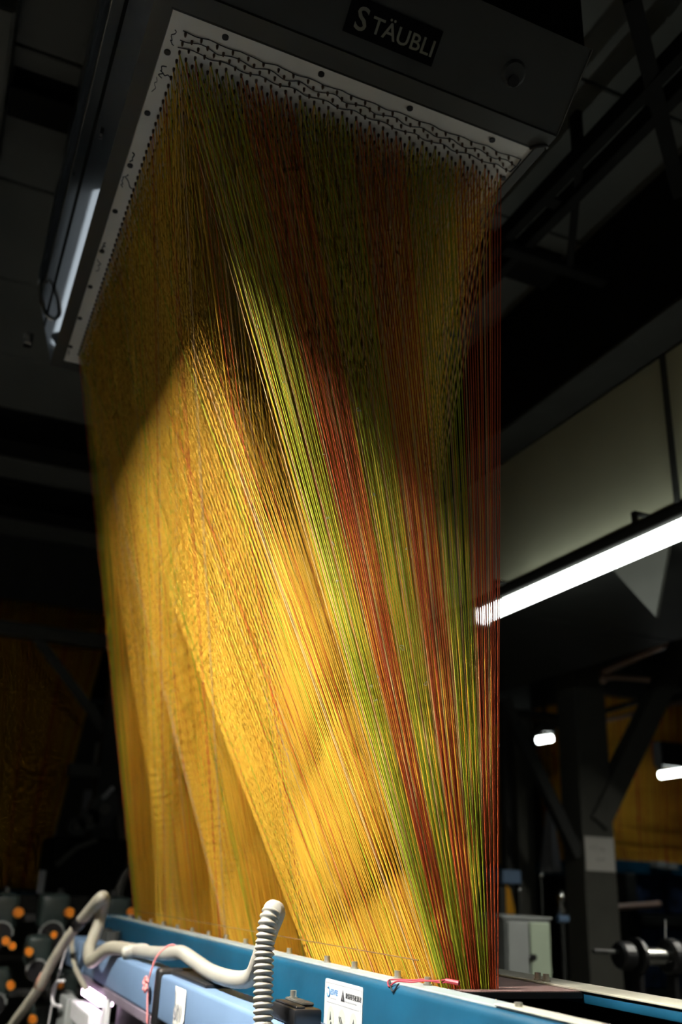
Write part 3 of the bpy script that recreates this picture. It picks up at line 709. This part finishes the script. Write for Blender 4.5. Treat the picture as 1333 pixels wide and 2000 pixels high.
# ------------------------------------------------------------------ right background
co = thing('steel_column', (3.6, 4.7, ZF), 'dark square steel column with diagonal braces and a paper sign', 'column')
MB().box((3.53, 4.6, ZF), (3.755, 4.79, ZC-.002), .006).build('shaft', m_col, co)
MB().tube([(3.64, 4.62, .40), (4.55, 4.62, 1.75)], .085, 4).build('brace', m_col, co)
MB().tube([(3.53, 4.66, .22), (3.05, 4.66, 1.07)], .045, 4).build('brace', m_steel_dark, co)
sg = thing('paper_sign', (3.64, 4.59, .1), 'white paper sign with two faint lines taped on the column', 'sign')
p0 = at(1146, 1700, Y=4.59); p1 = at(1199, 1637, Y=4.59)
MB().box((p0.x, 4.588, p0.z), (p1.x, 4.5905, p1.z)).build('sheet', m_paper, sg)
rs = random.Random(11)                       # two lines too blurred to read: rows of faint strokes
for x0, z0, nchar in ((.030, .115, 4), (.075, .055, 2)):
    for k in range(nchar):
        for _ in range(5):
            x = p0.x+x0+k*.030+rs.uniform(0, .018); z = p0.z+z0+rs.uniform(-.012, .012)
            hz = rs.random() < .5; L = rs.uniform(.008, .018)
            MB().box((x, 4.5872, z), (x+(L if hz else .0028), 4.588, z+(.0028 if hz else L))).build('print_stroke', m_pencil, sg)
# slim post with rounded side
po = thing('machine_post', (3.2, 5.4, ZF), 'dark post between the red cords and the steel column', 'post')
pa = at(1020, 1790, Y=5.2); pb = at(1052, 1790, Y=5.2)
MB().box((pa.x, 5.2, ZF), (pb.x, 5.32, 1.1), .01).build('upright', m_col, po)
MB().box((pa.x-.08, 5.22, ZF), (pa.x-.03, 5.30, 1.1), .01).build('upright', m_steel_dark, po)
MB().box((pa.x-.1, 5.18, 1.1), (pb.x+.3, 5.34, 1.14), .006).build('cap_beam', m_steel_dark, po)
# white hanging cloth
wc = MB(); n = 9; top = at(1075, 1560, Y=6.2); bl = at(1058, 1705, Y=6.2); br = at(1097, 1705, Y=6.2)
vs = []; fs = []
for j in range(10):
    t = j/9
    for i in range(n):
        s = i/(n-1); L = top.lerp(bl, t)+Vector((-.02, 0, 0)); R_ = top.lerp(br, t)+Vector((.02, 0, 0))
        vs.append(L.lerp(R_, s)+Vector((0, .03*math.sin(s*9)*t, 0)))
for j in range(9):
    for i in range(n-1): a = j*n+i; fs.append((a, a+1, a+n+1, a+n))
o = finish('cloth', vs, fs, m_cloth, None, None, True); o.modifiers.new('t', 'SOLIDIFY').thickness = .004
hc = thing('hanging_cloth', bl, 'white cone of hanging cloth left of the steel column', 'cloth')
o.parent = hc; o.location = ORG[o.name]-ORG[hc.name]
MB().tube([top+Vector((0, 0, -.01)), Vector((top.x, top.y, ZC))], .004, 6).build('cord', m_steel_dark, hc)
# electric cabinet
cb = thing('green_cabinet', (2.5, 3.7, ZF), 'grey green electrical cabinet with a round lock behind the rail', 'cabinet')
MB().box((2.335, 3.6, ZF), (2.56, 3.95, -.095), .006).build('body', m_cabgrey, cb)
d_ = MB().box((2.455, 3.588, ZF+.1), (2.556, 3.6, -.105), .004).build('door', m_green, cb)
MB().cyl((2.462, 3.575, -.24), (2.462, 3.59, -.24), .013, 14).build('lock', m_black, d_)
MB().box((2.345, 3.59, ZF+.1), (2.45, 3.6, -.105), .004).build('door', m_cabgrey, cb)
MB().box((2.32, 3.59, -.095), (2.57, 3.96, -.085), .003).build('roof', m_cabgrey, cb)
# lower rail of that loom, with orange yarn
lr = thing('far_rail', (3.2, 5, 0), 'pale blue rail end glimpsed behind the red cords', 'rail')
p0 = at(984, 1725, Y=4.6); p1 = at(1019, 1700, Y=4.6)
MB().box(p0, p1+Vector((0, .2, 0)), .006).build('rail', m_lblue, lr)
MB().box(Vector((p0.x+.01, 4.65, ZF)), Vector((p0.x+.05, 4.75, p0.z)), .004).build('leg', m_steel_dark, lr)
p0 = at(986, 1788, Y=4.9); p1 = at(1003, 1730, Y=4.9)
yc = thing('yarn_cone', ((p0.x+p1.x)/2, 4.95, p0.z), 'orange yarn cone below the pale blue rail end', 'yarn cone')
c0 = Vector(((p0.x+p1.x)/2, 4.95, p0.z)); H = p1.z-p0.z
MB().tube([c0, c0+Vector((0, 0, H*.1)), c0+Vector((0, 0, H*.9)), c0+Vector((0, 0, H))], [.05, .065, .04, .02], 18).build('yarn', m_amber, yc, True)
MB().cyl(c0-Vector((0, 0, .02)), c0+Vector((0, 0, H+.03)), .012, 10).build('core', m_paper, yc)
MB().cyl(Vector((c0.x, c0.y, -.095 if False else ZF)), c0-Vector((0, 0, .02)), .01, 8).build('spindle', m_steel_dark, yc)
# shiny fittings near the column
for k, (px, py, r, Y, lab) in enumerate(((1058, 1710, .012, 3.9, 'small shiny knob in front of the dark post'), (1015, 1737, .012, 3.9, 'small shiny knob by the orange yarn cone'))):
    c = at(px, py, Y=Y); t = thing('shiny_knob', c-Vector((0, 0, r)), lab, 'knob')
    b = bmesh.new(); bmesh.ops.create_icosphere(b, subdivisions=2, radius=r); [setattr(v, 'co', v.co+c) for v in b.verts]
    MB().bm(b).build('ball', m_chrome, t, True); MB().cyl(c, Vector((c.x, c.y, ZF)), .004, 8).build('stem', m_steel_dark, t)
vl = thing('steel_valve', at(1100, 1790, Y=4.2), 'bright steel valve left of the column', 'valve')
c = at(1098, 1765, Y=4.2)
MB().tube([c+Vector((0, 0, .07)), c+Vector((0, 0, .03)), c, c-Vector((0, 0, .05))], [.012, .026, .016, .024], 14).build('valve_body', m_chrome, vl, True)
MB().cyl(c+Vector((-.03, 0, -.07)), c+Vector((.03, 0, -.07)), .018, 12).build('valve_joint', m_lblue, vl)
MB().cyl(Vector((c.x, c.y, ZF)), c-Vector((0, 0, .05)), .010, 10).build('pipe', m_steel_dark, vl)

# far loom with navy fabric right of the column
fl = thing('far_loom', (6.4, 6.6, ZF), 'far loom with dark navy heald frames right of the column', 'loom')
MB().box((5.35, 6.55, .20), (7.8, 6.68, .30), .006).build('top_rail', m_blue, fl)
for k in range(16):
    x = 5.52+k*.14
    MB().box((x, 6.62+.02*(k % 3), -.10), (x+.125, 6.68+.02*(k % 3), .195), .012).build('heald_pack', m_navy, fl)
    MB().box((x, 6.60+.02*(k % 2), -.66), (x+.125, 6.68+.02*(k % 2), -.20), .012).build('heald_pack', m_navy, fl)
MB().box((5.45, 6.5, -.19), (7.7, 6.75, -.11), .006).build('middle_rail', m_steel_dark, fl)
MB().box((5.45, 6.5, -.80), (7.7, 6.75, -.67), .006).build('lower_rail', m_steel_dark, fl)
for x in (5.40, 7.75): MB().box((x, 6.5, ZF), (x+.10, 6.72, .2), .006).build('leg', m_steel_dark, fl)
p0 = at(1205, 1772, Y=6.3); p1 = at(1290, 1766, Y=6.3)
MB().tube([p0, p1], .022, 10).build('lit_rod', m_peach, fl)  # the rod's bright reflection is put into its peach colour
MB().box((p0.x, 6.31, p0.z-.01), (p1.x, 6.5, p0.z), .002, 1).build('bar_bracket', m_steel_dark, fl)
for px, py in ((1295, 1690), (1318, 1694)):
    c = at(px, py, Y=6.45); MB().box(c+Vector((-.05, 0, -.02)), c+Vector((.05, .1, .03)), .006).build('clip', m_cabgrey, fl)
# the lamps among the far looms
def far_lamp(px0, px1, py0, py1, Y, label):
    a = at(px0, py0, Y=Y); b_ = at(px1, py1, Y=Y)
    t = thing('tube_lamp', a, label, 'lamp'); em = mat('lit_tube', (.9, .9, .9), .4, emit=(.92, 1, .97), estr=FAR)
    MB().tube([a, b_], .028, 12).build('tube', em, t)
    for e in (a, b_): MB().box(e-Vector((.012, .03, -.03)), e+Vector((.012, .03, .08)), .004).build('lamp_holder', m_grey, t)
    MB().box(Vector((a.x-.02, Y-.05, a.z+.07)), Vector((b_.x+.02, Y+.05, b_.z+.13)), .006).build('lamp_housing', m_steel_dark, t)
    MB().box(Vector(((a.x+b_.x)/2-.01, Y-.01, a.z+.12)), Vector(((a.x+b_.x)/2+.01, Y+.01, ZC)), 0).build('drop_rod', m_steel_dark, t)
far_lamp(1052, 1078, 1446, 1442, 6.5, 'small glowing lamp between the dark post and the steel column')
far_lamp(1292, 1420, 1514, 1496, 6.0, 'short glowing tube lamp at the right edge by the orange harness')
# pipes under the duct
pp = thing('ceiling_pipe', (4.3, 4.4, 1.5), 'dull copper pipe with an elbow above the column brace', 'pipe')
a = at(1180, 1312, Y=4.3); MB().tube([a, at(1300, 1258, Y=3.7)], .022, 10).build('pipe_run', m_pipe, pp)
MB().tube(spline([a, a+Vector((-.01, 0, -.06)), at(1195, 1322, Y=4.3), at(1268, 1327, Y=4.3)], 5), .018, 10).build('elbow', m_pipe, pp)
p2 = thing('conduit_pipe', (4.6, 6, 1.4), 'thin horizontal conduit crossing behind the diagonal brace', 'pipe')
MB().tube([at(1010, 1440, Y=6.2), at(1333, 1345, Y=5.4)], .020, 8).build('pipe_run', m_col, p2)
MB().tube([at(1180, 1408, Y=6.4), at(1340, 1370, Y=6.0)], .018, 8).build('pipe_run', m_pipe, p2)
gp = thing('gusset_plate', (2.2, 2.5, 1.0), 'pale triangular gusset plate just below the glowing tube', 'plate')
g = [at(1200, 1160, X=2.2), at(1312, 1105, X=2.2), at(1282, 1205, X=2.2)]
for v in g[:2]: v.z = 1.139
MB().add([*g, *[v+Vector((.012, 0, 0)) for v in g]], [(0, 1, 2), (5, 4, 3), (0, 3, 4, 1), (1, 4, 5, 2), (2, 5, 3, 0)]).build('plate', m_col, gp)
# roller with black flanges at the right edge
ro = thing('flanged_roller', (2.4, 2.8, -.2), 'steel roller with black round flanges at the lower right edge', 'roller')
yb = 2.8
MB().cyl((2.165, yb, -.166), (2.30, yb, -.168), .008, 10).build('axle', m_steel_dark, ro)
MB().cyl((2.34, yb, -.178), (2.62, yb, -.182), .029, 20).build('barrel', m_chrome, ro, False)
def flange(x, r, wdt, m=m_black): MB().tube([(x-wdt, yb, -.178), (x-wdt*.7, yb, -.178), (x+wdt*.7, yb, -.178), (x+wdt, yb, -.178)], [r*.86, r, r, r*.86], 22).build('flange', m, ro)
flange(2.295, .045, .028); flange(2.347, .058, .010); flange(2.495, .058, .022); flange(2.555, .055, .014)
for x in (2.347, 2.495): MB().box((x-.012, yb-.02, ZF), (x+.012, yb+.02, -.20), .003).build('stand', m_black, ro)
MB().tube([(2.478, yb, -.13), (2.485, yb, -.06)], .0015, 5).build('thread', m_white, ro)
